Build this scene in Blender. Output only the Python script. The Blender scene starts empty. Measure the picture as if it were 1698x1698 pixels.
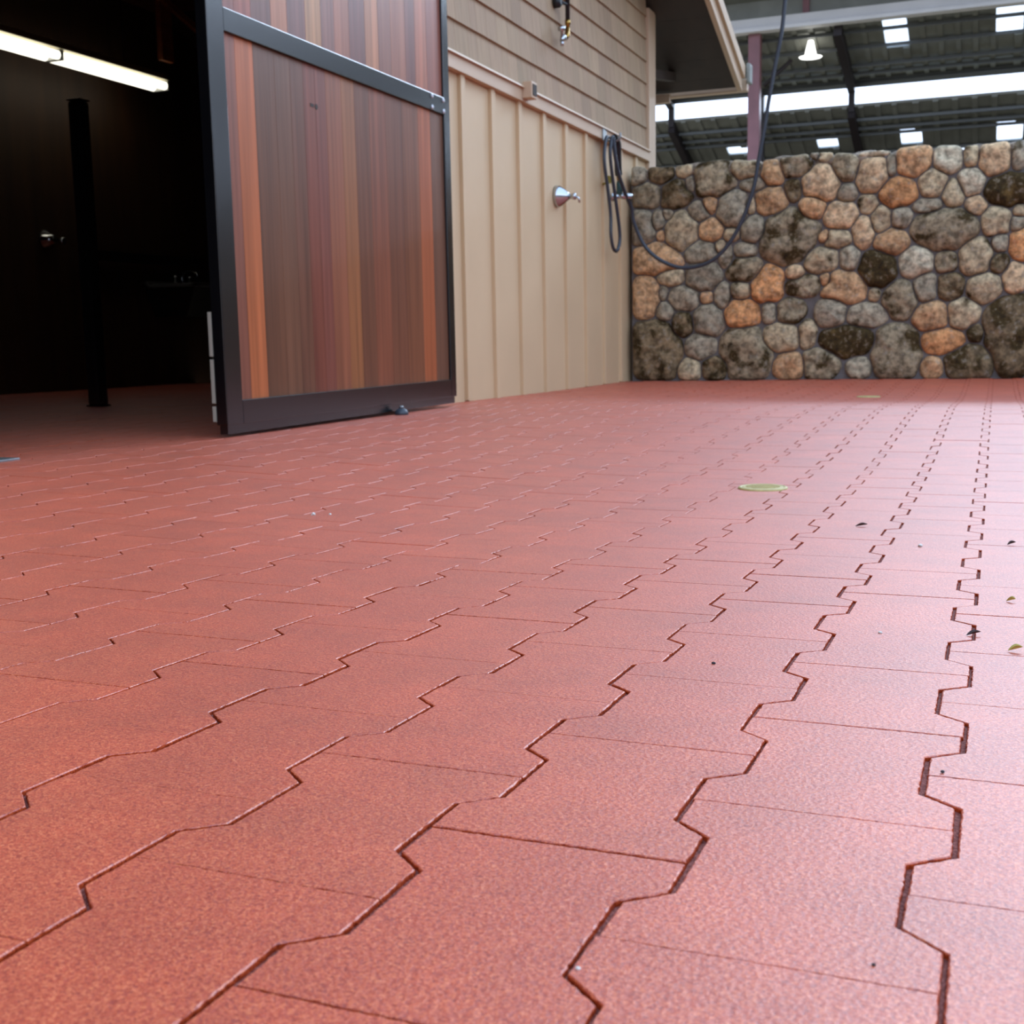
import bpy, bmesh, math, random
from mathutils import Vector, Matrix, noise
random.seed(7)
C = bpy.context.scene.collection
SC = bpy.context.scene

# ---------------------------------------------------------------- camera
CAMZ = 0.285
cam_d = bpy.data.cameras.new('camera')
cam = bpy.data.objects.new('camera', cam_d); C.objects.link(cam)
cr = Vector((0.92945329, 0.3684322, -0.01934685)); cu = Vector((-0.03527555, 0.1409446, 0.98938883)); cf = Vector((-0.36724954, 0.91890823, -0.14399807))
M = Matrix((cr, cu, -cf)).transposed().to_4x4(); M.translation = (0, 0, CAMZ)
cam.matrix_world = M
cam_d.sensor_width = 36; cam_d.lens = 42.54; cam_d.clip_start = 0.02; cam_d.clip_end = 500
cam_d.dof.use_dof = True; cam_d.dof.focus_distance = 1.25; cam_d.dof.aperture_fstop = 17
SC.camera = cam
SC.view_settings.view_transform = 'Standard'; SC.view_settings.look = 'None'
SC.view_settings.gamma = 1; SC.view_settings.use_curve_mapping = False
SC.view_settings.exposure = 0.0

# ---------------------------------------------------------------- sky: bright overcast, whiter near the horizon
w = bpy.data.worlds.new('overcast_sky'); SC.world = w; w.use_nodes = True
nt = w.node_tree; nt.nodes.clear()
tc = nt.nodes.new('ShaderNodeTexCoord'); sp = nt.nodes.new('ShaderNodeSeparateXYZ'); rp = nt.nodes.new('ShaderNodeValToRGB')
bg = nt.nodes.new('ShaderNodeBackground'); wo = nt.nodes.new('ShaderNodeOutputWorld')
nt.links.new(tc.outputs['Generated'], sp.inputs[0]); nt.links.new(sp.outputs['Z'], rp.inputs[0])
nt.links.new(rp.outputs[0], bg.inputs[0]); nt.links.new(bg.outputs[0], wo.inputs[0])
e = rp.color_ramp.elements
e[0].position = 0.0; e[0].color = (0.10, 0.095, 0.09, 1)
e[1].position = 1.0; e[1].color = (0.52, 0.72, 1.02, 1)
for p_, c_ in ((0.05, (0.16, 0.16, 0.15, 1)), (0.12, (0.76, 0.875, 1.1, 1)), (0.4, (0.64, 0.81, 1.1, 1))):
    q_ = e.new(p_); q_.color = c_
bg.inputs[1].default_value = 2.3
sun_d = bpy.data.lights.new('sun', 'SUN'); sun_d.energy = 3.4; sun_d.angle = math.radians(30); sun_d.color = (0.68, 0.82, 1.0)
sun = bpy.data.objects.new('sun', sun_d); C.objects.link(sun)
sun.rotation_euler = Vector((0.18, 0.93, 0.36)).to_track_quat('Z', 'Y').to_euler()

# ---------------------------------------------------------------- helpers
ALB = 0.72             # surfaces measured as seen; the daylight is this much brighter than paper white
def s2l(c):
    return tuple(ALB*((v/255)/12.92 if v/255 <= 0.04045 else ((v/255+0.055)/1.055)**2.4) for v in c)

class MB:
    """collects shapes in one bmesh, then links them as one mesh object"""
    def __init__(s): s.bm = bmesh.new(); s.cols = {}
    def box(s, x0, x1, y0, y1, z0, z1, mi=0, bev=0):
        vs = [s.bm.verts.new(p) for p in ((x0,y0,z0),(x1,y0,z0),(x1,y1,z0),(x0,y1,z0),(x0,y0,z1),(x1,y0,z1),(x1,y1,z1),(x0,y1,z1))]
        fs = [s.bm.faces.new([vs[i] for i in f]) for f in ((3,2,1,0),(4,5,6,7),(0,1,5,4),(1,2,6,5),(2,3,7,6),(3,0,4,7))]
        for f in fs: f.material_index = mi
        if bev:
            ed = list({e for f in fs for e in f.edges})
            bmesh.ops.bevel(s.bm, geom=ed, offset=bev, segments=2, affect='EDGES', profile=0.6)
        return fs
    def hexa(s, p, mi=0):
        vs = [s.bm.verts.new(q) for q in p]
        fs = [s.bm.faces.new([vs[i] for i in f]) for f in ((3,2,1,0),(4,5,6,7),(0,1,5,4),(1,2,6,5),(2,3,7,6),(3,0,4,7))]
        for f in fs: f.material_index = mi
        return fs
    def bar(s, a, b, w, h, up=(0,0,1)):
        a = Vector(a); b = Vector(b); d = (b-a).normalized(); up = Vector(up)
        r = d.cross(up).normalized(); u = r.cross(d).normalized()
        P = [q + r*i*w/2 + u*j*h/2 for q in (a, b) for i, j in ((-1,-1),(1,-1),(1,1),(-1,1))]
        return s.hexa(P)
    def tube(s, pts, r, n=12, cap=True, mi=0):
        pts = [Vector(p) for p in pts]; rings = []; prev = None
        for i, p in enumerate(pts):
            d = ((pts[min(i+1, len(pts)-1)] - pts[max(i-1, 0)])).normalized()
            if prev is None:
                u = d.orthogonal().normalized()
            else:
                u = (prev - d*prev.dot(d)).normalized()
            prev = u; v = d.cross(u); rr = r[i] if isinstance(r, (list, tuple)) else r
            rings.append([s.bm.verts.new(p + (u*math.cos(2*math.pi*k/n) + v*math.sin(2*math.pi*k/n))*rr) for k in range(n)])
        for a, b in zip(rings, rings[1:]):
            for k in range(n):
                f = s.bm.faces.new((a[k], a[(k+1)%n], b[(k+1)%n], b[k])); f.smooth = True; f.material_index = mi
        if cap:
            s.bm.faces.new(rings[0][::-1]).material_index = mi; s.bm.faces.new(rings[-1]).material_index = mi
    def lathe(s, o, ax, prof, n=24):
        """prof: list of (distance along axis, radius)"""
        o = Vector(o); ax = Vector(ax).normalized()
        s.tube_prof(o, ax, prof, n)
    def tube_prof(s, o, ax, prof, n):
        u = ax.orthogonal().normalized(); v = ax.cross(u); rings = []
        for d, r in prof:
            rings.append([s.bm.verts.new(o + ax*d + (u*math.cos(2*math.pi*k/n) + v*math.sin(2*math.pi*k/n))*max(r, 1e-5)) for k in range(n)])
        for a, b in zip(rings, rings[1:]):
            for k in range(n):
                f = s.bm.faces.new((a[k], a[(k+1)%n], b[(k+1)%n], b[k])); f.smooth = True
        s.bm.faces.new(rings[0][::-1]); s.bm.faces.new(rings[-1])
    def build(s, name, mats, parent=None, col=None, kind=None):
        me = bpy.data.meshes.new(name)
        bmesh.ops.recalc_face_normals(s.bm, faces=s.bm.faces)
        s.bm.to_mesh(me); s.bm.free()
        for m in (mats if isinstance(mats, (list, tuple)) else [mats]): me.materials.append(m)
        o = bpy.data.objects.new(name, me); C.objects.link(o)
        if parent: o.parent = parent
        if kind: o['kind'] = kind
        return o

def tag(o, label, cat, group=None):
    o['label'] = label; o['category'] = cat
    if group: o['group'] = group
    return o
def thing(name, label, cat, loc, group=None):
    o = bpy.data.objects.new(name, None); C.objects.link(o); o.location = loc; o.empty_display_size = 0.1
    return tag(o, label, cat, group)
def part(mb, name, mat, root, label=None):
    """builds in world coordinates and hangs the part under its thing"""
    o = mb.build(name, mat)
    o.parent = root
    base = root; off = Vector((0, 0, 0))
    while base: off += base.location; base = base.parent
    if off.length > 0:
        o.data.transform(Matrix.Translation(-off))
    if label: o['label'] = label
    return o

def mat(name, col, rough=0.6, metal=0.0, var=0.0, vscale=8.0, bump=0.0, bscale=60.0, spec=0.5, stretch=None, attr=None, emis=None, estr=0, coat=0.0, col2=None, detail=5):
    m = bpy.data.materials.new(name); m.use_nodes = True
    n = m.node_tree.nodes; l = m.node_tree.links; b = n['Principled BSDF']
    c = s2l(col) if max(col) > 1 else col
    b.inputs['Base Color'].default_value = (*c, 1)
    b.inputs['Roughness'].default_value = rough; b.inputs['Metallic'].default_value = metal
    b.inputs['Specular IOR Level'].default_value = spec
    if coat: b.inputs['Coat Weight'].default_value = coat; b.inputs['Coat Roughness'].default_value = 0.15
    if emis: b.inputs['Emission Color'].default_value = (*emis, 1); b.inputs['Emission Strength'].default_value = estr
    tx = n.new('ShaderNodeTexCoord'); mp = n.new('ShaderNodeMapping'); l.new(tx.outputs['Object'], mp.inputs[0])
    if stretch: mp.inputs['Scale'].default_value = stretch
    src = None
    if attr:
        a = n.new('ShaderNodeAttribute'); a.attribute_name = attr; src = a.outputs['Color']
    if var or col2:
        no = n.new('ShaderNodeTexNoise'); no.inputs['Scale'].default_value = vscale; no.inputs['Detail'].default_value = detail
        l.new(mp.outputs[0], no.inputs['Vector'])
        if col2:
            r = n.new('ShaderNodeValToRGB'); l.new(no.outputs['Fac'], r.inputs[0])
            r.color_ramp.elements[0].position = 0.35; r.color_ramp.elements[0].color = (*c, 1)
            r.color_ramp.elements[1].position = 0.65; r.color_ramp.elements[1].color = (*s2l(col2), 1)
            src = r.outputs[0]
        if var:
            mr = n.new('ShaderNodeMapRange'); l.new(no.outputs['Fac'], mr.inputs[0])
            mr.inputs[1].default_value = 0.3; mr.inputs[2].default_value = 0.7; mr.inputs[3].default_value = 1-var; mr.inputs[4].default_value = 1+var
            mx = n.new('ShaderNodeVectorMath'); mx.operation = 'SCALE'
            if src: l.new(src, mx.inputs[0])
            else: mx.inputs[0].default_value = c
            l.new(mr.outputs[0], mx.inputs['Scale']); src = mx.outputs[0]
    if src: l.new(src, b.inputs['Base Color'])
    if bump:
        nb = n.new('ShaderNodeTexNoise'); nb.inputs['Scale'].default_value = bscale; nb.inputs['Detail'].default_value = 4
        l.new(mp.outputs[0], nb.inputs['Vector'])
        bp = n.new('ShaderNodeBump'); bp.inputs['Strength'].default_value = bump; bp.inputs['Distance'].default_value = 0.01
        l.new(nb.outputs['Fac'], bp.inputs['Height']); l.new(bp.outputs[0], b.inputs['Normal'])
    return m

def set_face_cols(o, cols, name='tint'):
    """cols: one linear rgb per face"""
    a = o.data.attributes.new(name, 'FLOAT_COLOR', 'CORNER')
    i = 0
    for p, c in zip(o.data.polygons, cols):
        for _ in p.loop_indices:
            a.data[i].color = (*c, 1); i += 1

def lerp_table(t, v):
    if v <= t[0][0]: return t[0][1]
    for i in range(len(t)-1):
        (a, za), (b, zb) = t[i], t[i+1]
        if v <= b:
            # Catmull-Rom for a smooth swale
            zm = t[i-1][1] if i else za; zp = t[i+2][1] if i+2 < len(t) else zb
            xm = t[i-1][0] if i else a-1; xp = t[i+2][0] if i+2 < len(t) else b+1
            u = (v-a)/(b-a); ma = (zb-zm)/(b-xm)*(b-a); mb_ = (zp-za)/(xp-a)*(b-a)
            return (2*u**3-3*u*u+1)*za + (u**3-2*u*u+u)*ma + (-2*u**3+3*u*u)*zb + (u**3-u*u)*mb_
    return t[-1][1]
TA = [(-3, 0.0), (0, -0.001), (0.3, -0.0065), (0.76, -0.022), (1.18, -0.040), (1.61, -0.057), (2.04, -0.073), (2.47, -0.085), (2.89, -0.091), (3.32, -0.0935), (3.75, -0.090), (4.17, -0.078), (4.6, -0.066), (5.02, -0.057), (5.4, -0.052), (5.9, -0.062), (6.5, -0.085), (7.1, -0.095), (7.7, -0.088), (8.9, -0.062), (12, -0.06)]
TB = [(-3, -0.02), (0, -0.03), (2.6, -0.040), (4, -0.045), (5.7, -0.051), (7.5, -0.066), (8.9, -0.070), (12, -0.07)]
def fz(x, y):
    t = min(1, max(0, (-x-0.7)/1.8)); t = t*t*(3-2*t)
    return lerp_table(TA, y)*(1-t) + lerp_table(TB, y)*t
WX = -2.565            # outer face plane of the barn's long wall
YW = 8.892             # front plane of the fieldstone wall
YC = 9.595             # far corner of the barn

# ---------------------------------------------------------------- materials
def rubber(name, ca, cb, cc, rough, spec, bump=0.55, sheen=0.0):
    m = bpy.data.materials.new(name); m.use_nodes = True
    n = m.node_tree.nodes; l = m.node_tree.links; b = n['Principled BSDF']
    tx = n.new('ShaderNodeTexCoord')
    at = n.new('ShaderNodeAttribute'); at.attribute_name = 'tint'
    n1 = n.new('ShaderNodeTexNoise'); n1.inputs['Scale'].default_value = 560; n1.inputs['Detail'].default_value = 4; n1.inputs['Distortion'].default_value = 1.2
    n2 = n.new('ShaderNodeTexNoise'); n2.inputs['Scale'].default_value = 9; n2.inputs['Detail'].default_value = 9; n2.inputs['Roughness'].default_value = 0.7
    n3 = n.new('ShaderNodeTexVoronoi'); n3.inputs['Scale'].default_value = 260
    for q in (n1, n2, n3): l.new(tx.outputs['Object'], q.inputs['Vector'])
    r = n.new('ShaderNodeValToRGB'); l.new(n1.outputs['Fac'], r.inputs[0])
    el = r.color_ramp.elements; el[0].position = 0.36; el[0].color = (*s2l(ca), 1); el[1].position = 0.64; el[1].color = (*s2l(cc), 1)
    q = el.new(0.5); q.color = (*s2l(cb), 1)
    mr = n.new('ShaderNodeMapRange'); l.new(n2.outputs['Fac'], mr.inputs[0]); mr.inputs[1].default_value = 0.3; mr.inputs[2].default_value = 0.7; mr.inputs[3].default_value = 0.84; mr.inputs[4].default_value = 1.16
    v = n.new('ShaderNodeVectorMath'); v.operation = 'SCALE'; l.new(r.outputs[0], v.inputs[0]); l.new(mr.outputs[0], v.inputs['Scale'])
    v2 = n.new('ShaderNodeVectorMath'); v2.operation = 'MULTIPLY'; l.new(v.outputs[0], v2.inputs[0]); l.new(at.outputs['Color'], v2.inputs[1])
    l.new(v2.outputs[0], b.inputs['Base Color'])
    b.inputs['Roughness'].default_value = rough; b.inputs['Specular IOR Level'].default_value = spec
    b.inputs['Sheen Weight'].default_value = sheen; b.inputs['Sheen Roughness'].default_value = 0.3
    ad = n.new('ShaderNodeMath'); ad.operation = 'ADD'; l.new(n1.outputs['Fac'], ad.inputs[0]); l.new(n3.outputs['Distance'], ad.inputs[1])
    bp = n.new('ShaderNodeBump'); bp.inputs['Strength'].default_value = bump; bp.inputs['Distance'].default_value = 0.0012
    l.new(ad.outputs[0], bp.inputs['Height']); l.new(bp.outputs[0], b.inputs['Normal'])
    return m
M_rub = rubber('red_rubber', (158, 42, 14), (206, 74, 32), (236, 124, 74), 0.5, 1.0, 0.28, 0.055)
M_edge = rubber('cut_rubber_edge', (130, 40, 14), (178, 66, 26), (200, 84, 40), 0.9, 0.1)
M_bed = rubber('joint_bed', (90, 44, 38), (140, 76, 68), (176, 110, 100), 0.9, 0.2)
M_steel = mat('black_painted_steel', (12, 12, 14), rough=0.24, spec=0.75, coat=0.1, var=0.15, vscale=6, bump=0.03, bscale=20)
M_plank = mat('stained_planks', (130, 80, 60), rough=0.4, attr='tint', var=0.25, vscale=38, stretch=(1, 1, 0.03), bump=0.05, bscale=60, spec=0.3, detail=9)
M_tan = mat('tan_paint', (234, 200, 156), rough=0.55, var=0.03, vscale=3, bump=0.05, bscale=90)
M_trim = mat('light_tan_trim', (226, 192, 158), rough=0.5, var=0.03, vscale=4, bump=0.03, bscale=50)
M_shin = mat('shingle_paint', (165, 142, 118), rough=0.75, attr='tint', var=0.09, vscale=40, stretch=(1, 1, 0.08), bump=0.25, bscale=80)
M_soff = mat('shade_dark_soffit', (56, 38, 25), rough=0.7, var=0.2, vscale=12, stretch=(1, 0.15, 1))  # tan soffit; the shade under the overhang is put into this dark brown
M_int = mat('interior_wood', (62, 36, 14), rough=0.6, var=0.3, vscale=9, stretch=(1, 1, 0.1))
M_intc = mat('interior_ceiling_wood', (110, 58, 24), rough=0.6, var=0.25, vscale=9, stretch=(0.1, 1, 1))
M_brace = mat('lit_timber', (170, 92, 40), rough=0.6, var=0.2, vscale=12, stretch=(1, 0.2, 1))  # lamp light on the brace and stub is put into this lighter brown
M_chrome = mat('chrome', (215, 218, 222), rough=0.12, metal=1.0)
M_brass = mat('brass', (190, 150, 80), rough=0.25, metal=1.0)
M_black = mat('black_rubber', (24, 26, 30), rough=0.45)
M_hose = mat('grey_hose', (58, 64, 74), rough=0.4, spec=0.5)
M_green = mat('green_fitting', (60, 100, 98), rough=0.4)
M_yell = mat('yellow_fitting', (170, 150, 40), rough=0.4)
M_mortar = mat('mortar', (122, 114, 110), rough=0.95, var=0.15, vscale=20, bump=0.4, bscale=120)
M_galv = mat('galvanised_metal', (170, 172, 172), rough=0.35, metal=0.8, var=0.1, vscale=20)
M_zinc = mat('zinc', (225, 228, 232), rough=0.4, metal=0.3)
M_maroon = mat('maroon_steel', (150, 100, 104), rough=0.5, var=0.12, vscale=3)
M_droof = mat('dark_roof_sheet', (150, 150, 140), rough=0.5, metal=0.2, var=0.15, vscale=2)
M_purl = mat('purlin_steel', (104, 106, 104), rough=0.45, metal=0.3)
M_raft = mat('dark_rafter', (46, 36, 38), rough=0.6)
M_white = mat('white_fascia', (250, 246, 244), rough=0.5, var=0.05, vscale=2)
M_drain = mat('weathered_brass_drain', (204, 184, 120), rough=0.6, metal=0.0, var=0.15, vscale=60)

# stone: per-stone colour, lichen speckle and patches of moss
m = bpy.data.materials.new('fieldstone'); m.use_nodes = True; M_stone = m
n = m.node_tree.nodes; l = m.node_tree.links; b = n['Principled BSDF']
tx = n.new('ShaderNodeTexCoord'); at = n.new('ShaderNodeAttribute'); at.attribute_name = 'tint'
na = n.new('ShaderNodeTexNoise'); na.inputs['Scale'].default_value = 24; na.inputs['Detail'].default_value = 9; na.inputs['Roughness'].default_value = 0.65
nb = n.new('ShaderNodeTexNoise'); nb.inputs['Scale'].default_value = 7; nb.inputs['Detail'].default_value = 6
nc = n.new('ShaderNodeTexNoise'); nc.inputs['Scale'].default_value = 30; nc.inputs['Detail'].default_value = 9; nc.inputs['Roughness'].default_value = 0.62
for q in (na, nb, nc): l.new(tx.outputs['Object'], q.inputs['Vector'])
mr = n.new('ShaderNodeMapRange'); l.new(na.outputs['Fac'], mr.inputs[0]); mr.inputs[1].default_value = 0.38; mr.inputs[2].default_value = 0.62; mr.inputs[3].default_value = 0.5; mr.inputs[4].default_value = 1.45
v = n.new('ShaderNodeVectorMath'); v.operation = 'SCALE'; l.new(at.outputs['Color'], v.inputs[0]); l.new(mr.outputs[0], v.inputs['Scale'])
# moss amount sits in the attribute's alpha
su = n.new('ShaderNodeMath'); su.operation = 'ADD'; l.new(nb.outputs['Fac'], su.inputs[0]); l.new(at.outputs['Alpha'], su.inputs[1])
rr = n.new('ShaderNodeMapRange'); l.new(su.outputs[0], rr.inputs[0]); rr.inputs[1].default_value = 0.97; rr.inputs[2].default_value = 1.06
mx = n.new('ShaderNodeMix'); mx.data_type = 'RGBA'; l.new(rr.outputs[0], mx.inputs['Factor']); l.new(v.outputs[0], mx.inputs['A'])
mr2 = n.new('ShaderNodeValToRGB'); l.new(nc.outputs['Fac'], mr2.inputs[0]); mr2.color_ramp.elements[0].position = 0.35; mr2.color_ramp.elements[0].color = (*s2l((48, 36, 18)), 1); mr2.color_ramp.elements[1].position = 0.7; mr2.color_ramp.elements[1].color = (*s2l((104, 82, 40)), 1)
l.new(mr2.outputs[0], mx.inputs['B'])
lc = n.new('ShaderNodeMapRange'); l.new(nc.outputs['Fac'], lc.inputs[0]); lc.inputs[1].default_value = 0.55; lc.inputs[2].default_value = 0.66; lc.inputs[4].default_value = 0.5
mx2 = n.new('ShaderNodeMix'); mx2.data_type = 'RGBA'; l.new(lc.outputs[0], mx2.inputs['Factor']); l.new(mx.outputs['Result'], mx2.inputs['A']); mx2.inputs['B'].default_value = (*s2l((178, 166, 150)), 1)
l.new(mx2.outputs['Result'], b.inputs['Base Color']); b.inputs['Roughness'].default_value = 0.9; b.inputs['Specular IOR Level'].default_value = 0.25
bp = n.new('ShaderNodeBump'); bp.inputs['Strength'].default_value = 0.7; bp.inputs['Distance'].default_value = 0.012
l.new(na.outputs['Fac'], bp.inputs['Height']); l.new(bp.outputs[0], b.inputs['Normal'])

# translucent skylight sheet
m = bpy.data.materials.new('translucent_sheet'); m.use_nodes = True; M_sky = m
n = m.node_tree.nodes; l = m.node_tree.links; n.clear()
tr = n.new('ShaderNodeBsdfTranslucent'); tp = n.new('ShaderNodeBsdfTransparent'); ms = n.new('ShaderNodeMixShader'); mo = n.new('ShaderNodeOutputMaterial')
tr.inputs[0].default_value = (1, 1, 1, 1); tp.inputs[0].default_value = (1, 1, 1, 1); ms.inputs[0].default_value = 0.25
l.new(tp.outputs[0], ms.inputs[1]); l.new(tr.outputs[0], ms.inputs[2]); l.new(ms.outputs[0], mo.inputs[0])

# ---------------------------------------------------------------- floor: interlocking rubber pavers in running bond
X0, Y0, PW, PL, PA, PD = -0.024, 0.5443, 0.14238, 0.21329, 0.0118, 0.0211
def paver_floor():
    bm = bmesh.new(); cols = []
    rnd = random.Random(3)
    def ring(pts, z):
        return [bm.verts.new((x, y, fz(x, y)+z)) for x, y in pts]
    def inset(P, di):
        """move every side inward by its own distance"""
        n_ = len(P); out = []
        for i in range(n_):
            a, b_, c = Vector(P[i-1]), Vector(P[i]), Vector(P[(i+1) % n_])
            e1 = (b_-a).normalized(); e2 = (c-b_).normalized()
            n1 = Vector((-e1.y, e1.x)); n2 = Vector((-e2.y, e2.x)); d1 = di[i-1]; d2 = di[i]
            det = n1.x*n2.y - n1.y*n2.x
            if abs(det) < 1e-4: out.append(tuple(b_ + n1*d1)); continue
            out.append((b_.x + (d1*n2.y - d2*n1.y)/det, b_.y + (n1.x*d2 - n2.x*d1)/det))
        return out
    h = PL/4 - PD/2
    for c in range(-9, 46):
        k = c
        ph = 0.5 if k % 2 else 0.0
        xr = X0 - k*PW; xl = xr - PW
        for j in range(-4, 41):
            y0 = Y0 + (j+ph)*PL; y1 = y0 + PL
            if y1 > YW+0.02: continue
            if xl < -2.7 and y0 > 9: continue
            ym = (y0+y1)/2
            # counter clockwise from the lower right corner
            P = [(xr+PA, y0), (xr+PA, y0+h), (xr-PA, ym-h), (xr-PA, ym+h), (xr+PA, y1-h), (xr+PA, y1),
                 (xl-PA, y1), (xl-PA, y1-h), (xl+PA, ym+h), (xl+PA, ym-h), (xl-PA, y0+h), (xl-PA, y0)]
            gs, gd, gc = 0.0016, 0.0011, 0.0008
            gs *= rnd.uniform(0.75, 1.3); gc *= rnd.choice((0.2, 0.3, 0.4, 0.5, 0.7, 1.0, 1.7))
            D = [gs, gd, gs, gd, gs, gc, gs, gd, gs, gd, gs, gc]
            a = rnd.gauss(0, 0.0012); ox = rnd.gauss(0, 0.0003); oy = rnd.gauss(0, 0.0003); oz = rnd.gauss(0, 0.00025)
            cx, cy = (xr+xl)/2, ym
            def tr_(Q):
                return [(cx + (x-cx) - (y-cy)*a + ox, cy + (y-cy) + (x-cx)*a + oy) for x, y in Q]
            outer = tr_(inset(P, D)); ch = [0.0011, 0.0009, 0.0011, 0.0009, 0.0011, 0.0004+0.5*gc]*2; mid = tr_(inset(P, [d+0.35*q for d, q in zip(D, ch)])); inner = tr_(inset(P, [d+q for d, q in zip(D, ch)]))
            if ym < 1.9 and -2.2 < xr < 0.6:
                # close pavers get slightly ragged, moulded rubber edges and one top face
                def rag(a_, b__, c__):
                    o1, o2, o3 = [], [], []
                    for i_ in range(12):
                        e0, e1 = Vector(a_[i_]), Vector(a_[(i_+1) % 12]); m0, m1 = Vector(b__[i_]), Vector(b__[(i_+1) % 12]); q0, q1 = Vector(c__[i_]), Vector(c__[(i_+1) % 12])
                        n_ = max(2, int((e1-e0).length/0.0035)); nn = Vector(((e1-e0).y, -(e1-e0).x)).normalized()
                        for s_i in range(n_):
                            u_ = s_i/n_; j_ = 0 if s_i == 0 else rnd.gauss(0, 0.00022); jj = 0 if s_i == 0 else rnd.gauss(0, 0.0003)
                            o1.append(tuple(e0.lerp(e1, u_)+nn*j_)); o2.append(tuple(m0.lerp(m1, u_)+nn*j_)); o3.append(tuple(q0.lerp(q1, u_)+nn*jj))
                    return o1, o2, o3
                outer, mid, inner = rag(outer, mid, inner)
            NV = len(outer)
            r0 = ring(outer, -0.006); r1 = ring(outer, oz-0.0016); r2 = ring(mid, oz-0.0007); r3 = ring(inner, oz)
            s_ = rnd.gauss(1, 0.022); t_ = rnd.gauss(0, 0.015)
            col = (s_, s_*(1+t_), s_*(1+t_))
            for ra, rb, mi in ((r0, r1, 1), (r1, r2, 1), (r2, r3, 0)):
                for i in range(NV):
                    f = bm.faces.new((ra[i], ra[(i+1) % NV], rb[(i+1) % NV], rb[i])); f.material_index = mi; cols.append(col)
            # top as four strips so that it can follow the fall of the floor
            R = r3
            if NV > 12:
                f = bm.faces.new(R); f.material_index = 0; cols.append(col); continue
            for idx in ((0, 1, 10, 11), (1, 2, 9, 10), (2, 3, 8, 9), (3, 4, 7, 8), (4, 5, 6, 7)):
                f = bm.faces.new([R[i] for i in idx]); f.material_index = 0; cols.append(col)
    # bed under the joints
    nx, ny = 72, 90
    xs = [-6.6 + i*(7.88)/nx for i in range(nx+1)]; ys = [-0.5 + j*(9.5)/ny for j in range(ny+1)]
    g = [[bm.verts.new((x, y, fz(x, y)-0.0036)) for y in ys] for x in xs]
    for i in range(nx):
        for j in range(ny):
            f = bm.faces.new((g[i][j], g[i+1][j], g[i+1][j+1], g[i][j+1])); f.material_index = 2; cols.append((1, 1, 1))
    me = bpy.data.meshes.new('floor'); bm.to_mesh(me); bm.free()
    for m_ in (M_rub, M_edge, M_bed): me.materials.append(m_)
    o = bpy.data.objects.new('floor', me); C.objects.link(o); o['kind'] = 'structure'
    set_face_cols(o, cols)
    return o
paver_floor()
# the yard behind the stone wall
mb = MB(); mb.box(-40, 40, 9.3, 60, -0.3, -0.12)
mb.build('ground', mat('packed_sand', (190, 170, 140), rough=0.95, var=0.15, vscale=0.6), kind='structure')
mb = MB(); mb.box(1.28, 60, -30, 9.3, -0.3, -0.1); mb.box(-6.6, 1.28, -30, -0.5, -0.3, -0.03)
mb.build('ground_yard', mat('grey_yard', (110, 92, 84), rough=0.95, var=0.1, vscale=1), kind='structure')

mb = MB(); mb.box(9.0, 9.2, 3.0, 22.0, -0.1, 3.0); mb.build('added_wall_right', M_raft, kind='structure')  # unseen wall, added to darken the low reflections in the door frame

# ---------------------------------------------------------------- barn long wall: board and batten below, shingles above
DY0, DY1, DZ = 2.42, 3.95, 2.05      # doorway
mb = MB()
mb.box(WX-0.14, WX-0.02, DY1, YC-0.03, -0.085, 2.7, bev=0)
mb.box(WX-0.14, WX-0.02, -3.0, DY0, -0.085, 4.6)
mb.box(WX-0.14, WX-0.02, DY0, DY1, DZ, 4.6)
mb.box(WX-0.14, WX-0.02, DY1, 6.2, 2.7, 3.85); mb.box(WX-0.14, WX-0.02, 6.2, 8.2, 2.7, 3.15)
# battens every 16 inches
k = 0
y = 5.835 - 0.4036*6
for k in range(16):
    yy = 5.835 + 0.4036*(k-5)
    if yy > 9.3 or yy < DY1: continue
    mb.box(WX-0.022, WX, yy, yy+0.052, -0.045-(0.02 if yy > 6 else 0), 1.61, bev=0.002)
for yy in (-2.6, -2.2, -1.8, -1.4, -1.0, -0.6, -0.2, 0.2, 0.6, 1.0, 1.4, 1.8):
    mb.box(WX-0.022, WX, yy, yy+0.052, -0.03, 1.61, bev=0.002)
mb.build('wall_left', M_tan, kind='structure')
# shingle courses
mb = MB(); cols = []; rnd = random.Random(11)
z = 1.69; row = 0
while z < 4.4:
    y = -3.0 - rnd.random()*0.1
    while y < 9.4:
        wd = rnd.uniform(0.07, 0.19); y1 = min(y+wd, 9.4)
        if y1-y > 0.02 and not (DY0-0.05 < (y+y1)/2 < DY1 and z < DZ) and z < 2.76+0.35*(9.5-y1)+0.1:
            t0 = 0.006; jz = rnd.uniform(0, 0.0015)
            mb.hexa([(WX-0.022, y+0.001, z-jz), (WX+t0-0.010, y+0.001, z-jz), (WX+t0-0.010, y1-0.001, z-jz), (WX-0.022, y1-0.001, z-jz),
                     (WX-0.022, y+0.001, z+0.17), (WX-0.018, y+0.001, z+0.17), (WX-0.018, y1-0.001, z+0.17), (WX-0.022, y1-0.001, z+0.17)])
            s_ = rnd.gauss(1, 0.06); c = s2l((186, 154, 120)); cols += [(c[0]*s_, c[1]*s_*rnd.uniform(.98, 1.02), c[2]*s_)]*6
        y += wd
    z += 0.1645; row += 1
o = mb.build('wall_left_shingles', M_shin, kind='structure'); set_face_cols(o, cols)
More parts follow.
